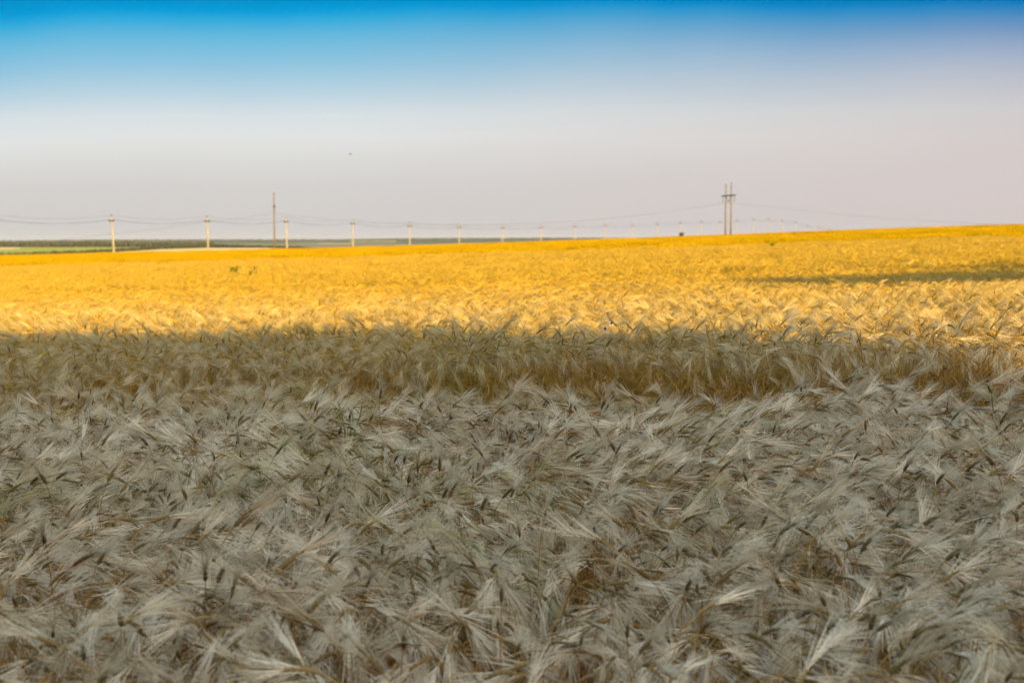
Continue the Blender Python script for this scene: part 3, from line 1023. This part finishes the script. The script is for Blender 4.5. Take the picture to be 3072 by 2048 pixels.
def dry_leaf():
    d = hit(1784, 1235) - .06; c = at(1784, 1241, d); lf = MB(); s = d / F
    for (x0, y0, x1, y1, dep, bulge) in ((-8, -3, 7, 6, 0, .006), (-7, 4, 6, -6, .006, -.004)):
        pts = [Vector((x0 * s + (x1 - x0) * s * t, dep + bulge * math.sin(t * 3.14), (y0 + (y1 - y0) * t) * s)) for t in (0, .25, .5, .75, 1)]
        lf.strip(pts, [.006, .017, .022, .018, .007], (.45, .2, -.8))
    me = lf.build('dry_leaf', M['dry']); me.location = c
    tag(me, 'small orange brown curled dry leaf caught on grey barley awns', 'leaf')


dry_leaf()


def bird():
    c = at(1050.5, 463, 160); b = MB()
    b.lathe((-.11, 0, 0), (1, 0, .05), [(0, .012), (.05, .03), (.12, .038), (.18, .03), (.22, .022), (.25, .006)], 8)
    for s in (-1, 1):
        b.strip([(.02, s * .02, .01), (.03, s * .10, .05), (-.01, s * .19, .03)], [.085, .06, .01], (1, 0, 0))
        b.strip([(.02, s * .02, .004), (.03, s * .10, .044), (-.01, s * .19, .027)], [.085, .06, .01], (1, 0, 0))
    b.strip([(-.10, 0, 0), (-.17, 0, -.005)], [.03, .07], (0, 1, 0))
    o = b.build('bird', M['bird']); o.location = c; o.rotation_euler = (.2, 0, .7); o.scale = (1.4, 1.4, 1.4)
    tag(o, 'tiny dark bird flying high in the pale sky', 'bird')


bird()

# ---------------------------------------------------------------- haze
if HAZE:
    hz = MB(); hz.box((300, 3900, 1.5), (6500, 4700, 24)); t = NT('haze')
    pv = t.n('ShaderNodeVolumePrincipled'); t.val(pv, Density=HAZE, Anisotropy=.2)
    pv.inputs['Color'].default_value = (.90, .88, .84, 1)
    o = t.n('ShaderNodeOutputMaterial'); t.l(pv.outputs[0], o.inputs['Volume'])
    tag(hz.build('haze', t.mat), 'thin pale summer haze over the fields', 'haze', kind='stuff')

# ---------------------------------------------------------------- sky, sun, camera
w = bpy.data.worlds.new('World'); sc.world = w; w.use_nodes = True
t = NT('', w)
tc = t.n('ShaderNodeTexCoord'); sp = t.n('ShaderNodeSeparateXYZ'); t.l(tc.outputs['Generated'], sp.inputs[0])
X, Z = sp.outputs[0], sp.outputs[2]
sky = t.n('ShaderNodeTexSky', sky_type='NISHITA'); sky.sun_disc = False
sky.sun_elevation = R(SUN_EL); sky.sun_rotation = R(SUN_AZ); sky.air_density = 1.0; sky.dust_density = 1.5; sky.altitude = 100
h = t.math('DIVIDE', Z, .1637)
xs = t.math('ADD', X, .04)
xl = t.math('MAXIMUM', t.math('MULTIPLY', xs, -1.0), 0.0); xr = t.math('MAXIMUM', xs, 0.0)
wp = t.math('ADD', t.math('MULTIPLY', t.math('MULTIPLY', xl, xl), 1.15), t.math('MULTIPLY', t.math('MULTIPLY', xr, xr), .25))
h = t.math('ADD', h, t.math('MULTIPLY', wp, h))
nz = t.noise(tc.outputs['Generated'], 4.0, 3)
h = t.math('ADD', h, t.math('MULTIPLY', t.math('SUBTRACT', nz, .5), .13))
h = t.math('DIVIDE', h, 2.0, clamp=True)
left = t.ramp(h, [(0, srgb(206, 201, 199)), (.08, srgb(210, 206, 203)), (.12, srgb(212, 209, 206)), (.17, srgb(219, 218, 215)), (.215, srgb(225, 227, 226)), (.262, srgb(217, 225, 228)),
                  (.318, srgb(182, 210, 225)), (.37, srgb(145, 197, 223)), (.432, srgb(98, 184, 221)), (.466, srgb(44, 170, 219)), (.484, srgb(0, 156, 217)), (.505, srgb(0, 146, 208)), (.56, srgb(0, 132, 196))])
right = t.ramp(h, [(0, srgb(204, 196, 196)), (.08, srgb(211, 200, 198)), (.2, srgb(212, 203, 201)), (.27, srgb(208, 205, 205)),
                  (.34, srgb(187, 191, 203)), (.39, srgb(158, 174, 200)), (.435, srgb(112, 150, 192)), (.47, srgb(52, 134, 192)), (.487, srgb(0, 120, 187)), (.505, srgb(0, 110, 178)), (.56, srgb(0, 95, 165))])
fx = t.math('MULTIPLY', t.math('ADD', X, .12), 2.2, clamp=True)
grad = t.mix(1.0, t.mix(fx, left, right), (2 ** -EXPO,) * 3 + (1,), 'MULTIPLY')
up = t.n('ShaderNodeMapRange', interpolation_type='SMOOTHSTEP'); t.val(up, **{'From Min': .19, 'From Max': .5}); t.l(Z, up.inputs[0])
dim = t.mix(1.0, sky.outputs[0], (.15, .137, .118, 1), 'MULTIPLY')
c = t.mix(up.outputs[0], grad, dim)
bg = t.n('ShaderNodeBackground'); bg.inputs[1].default_value = 1.0; t.l(c, bg.inputs[0])
o = t.n('ShaderNodeOutputWorld'); t.l(bg.outputs[0], o.inputs[0])

sun = bpy.data.lights.new('sun', 'SUN'); sun.energy = 2.0; sun.angle = R(.3); sun.color = (1, .70, .19)
so = link(bpy.data.objects.new('sun', sun)); so.rotation_euler = S.to_track_quat('Z', 'Y').to_euler(); so.location = S * 60

cam = bpy.data.cameras.new('camera'); cam.lens = 50; cam.sensor_width = 36; cam.clip_end = 30000; cam.clip_start = .05
cam.dof.use_dof = True; cam.dof.focus_distance = 8.3; cam.dof.aperture_fstop = 3.4
co = link(bpy.data.objects.new('camera', cam)); co.location = (0, 0, EYE); co.rotation_euler = (math.pi / 2 - PITCH, 0, 0)
sc.camera = co

sc.view_settings.view_transform = 'Standard'; sc.view_settings.look = 'None'; sc.view_settings.exposure = EXPO; sc.view_settings.gamma = 1
sc.cycles.max_bounces = 6; sc.cycles.diffuse_bounces = 3; sc.cycles.glossy_bounces = 2; sc.cycles.transmission_bounces = 3; sc.cycles.volume_bounces = 0
sc.cycles.use_denoising = True
